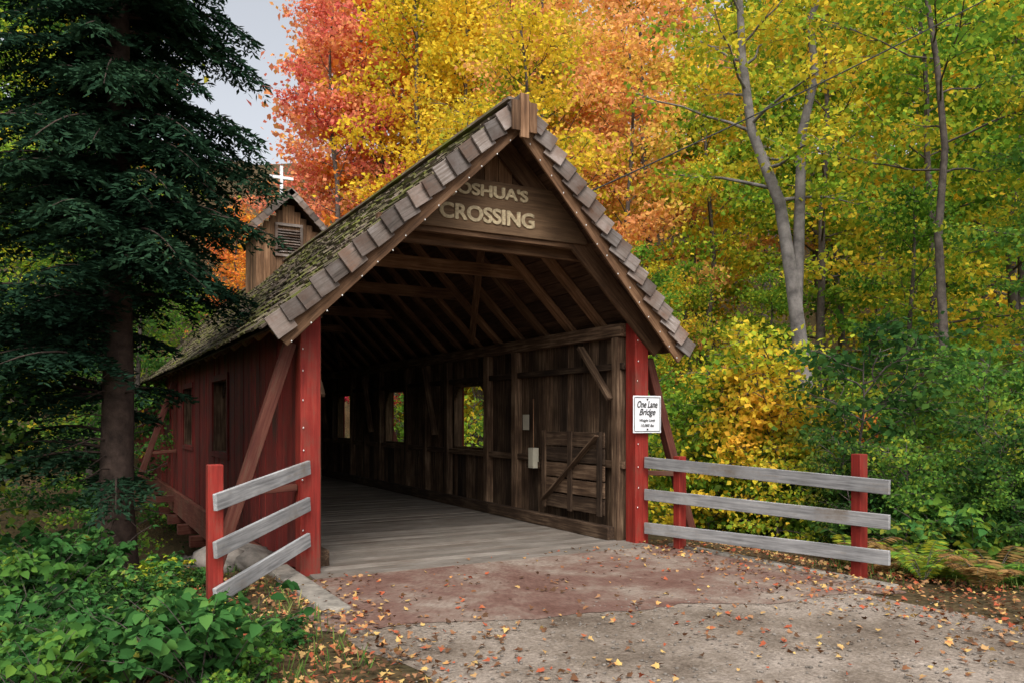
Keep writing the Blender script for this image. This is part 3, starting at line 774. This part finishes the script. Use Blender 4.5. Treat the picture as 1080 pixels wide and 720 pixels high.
bm=bmesh.new(); bmesh.ops.create_icosphere(bm,subdivisions=1,radius=1); iv=np.array([list(v.co) for v in bm.verts]); it=np.array([[v.index for v in fc.verts] for fc in bm.faces]); bm.free()
for k in range(2200):
    n=rr.uniform(4.3,9); e=rr.uniform(-.4,.75)*n; x,y=site(e,n)
    if not(-2.6<x<2.6 and y<-2.6): continue
    s=rr.uniform(.004,.015); Vv=iv*np.array([s*rr.uniform(.8,1.5),s*rr.uniform(.8,1.4),s*.7])*(1+rng.normal(0,.12,(len(iv),1)))+np.array([x,y,.006+s*.3])
    b.add(np.concatenate([Vv,np.full((len(iv),1),.5)],1),[it],0)
me=b.mesh('loose_gravel',[plain('gravel_stone',(.20,.175,.15),.9,3,.6,.1)]); link(bpy.data.objects.new('loose_gravel',me))
b=F()
for k in range(150):
    x=U(-3.05,-2.5) if k<125 else U(-4.2,-2.9); y=U(.5,5.0); s=U(.12,.26)
    zt=height(x,y)
    z=zt+U(0,max(.1,-.38-zt)) if k<125 else zt
    V=iv*s*np.array([1.2,1.1,.75])*(1+rng.normal(0,.10,(len(iv),1)))+np.array([x,y,z])
    b.add(np.concatenate([V,np.full((len(iv),1),.5)],1),[it],0)
me=b.mesh('bank_stones',[M_stone]); link(bpy.data.objects.new('bank_stones',me))

# ------------------------------------------------------------------ world, sun, camera
w=bpy.data.worlds.new('World'); scene.world=w; w.use_nodes=True; nt=w.node_tree
bg=nt.nodes['Background']; sky=nt.nodes.new('ShaderNodeTexSky'); sky.sky_type='NISHITA'; sky.sun_disc=False
EL,AZ=math.radians(50),math.radians(205)
sky.sun_elevation=EL; sky.sun_rotation=AZ; sky.dust_density=6; sky.ozone_density=.5; sky.air_density=1.0
hs=nt.nodes.new('ShaderNodeHueSaturation'); hs.inputs['Saturation'].default_value=.28; hs.inputs['Value'].default_value=1.7
nt.links.new(sky.outputs[0],hs.inputs['Color']); nt.links.new(hs.outputs[0],bg.inputs[0]); bg.inputs[1].default_value=.15
sl_=bpy.data.lights.new('sun','SUN'); sl_.energy=.9; sl_.angle=math.radians(16); sl_.color=(1,.95,.88)
so=link(bpy.data.objects.new('sun',sl_)); dv=Vector((math.sin(AZ)*math.cos(EL),math.cos(AZ)*math.cos(EL),math.sin(EL)))
so.rotation_euler=dv.to_track_quat('Z','Y').to_euler()
cam=bpy.data.cameras.new('camera'); cam.sensor_width=36; cam.lens=845/1080*36; cam.shift_y=80/1080; cam.clip_end=800
co=link(bpy.data.objects.new('camera',cam)); co.location=(-4.537,-8.685,1.7); co.rotation_euler=(math.pi/2,0,-math.radians(29.1))
scene.camera=co
scene.view_settings.view_transform='Standard'; scene.view_settings.look='None'; scene.view_settings.exposure=0
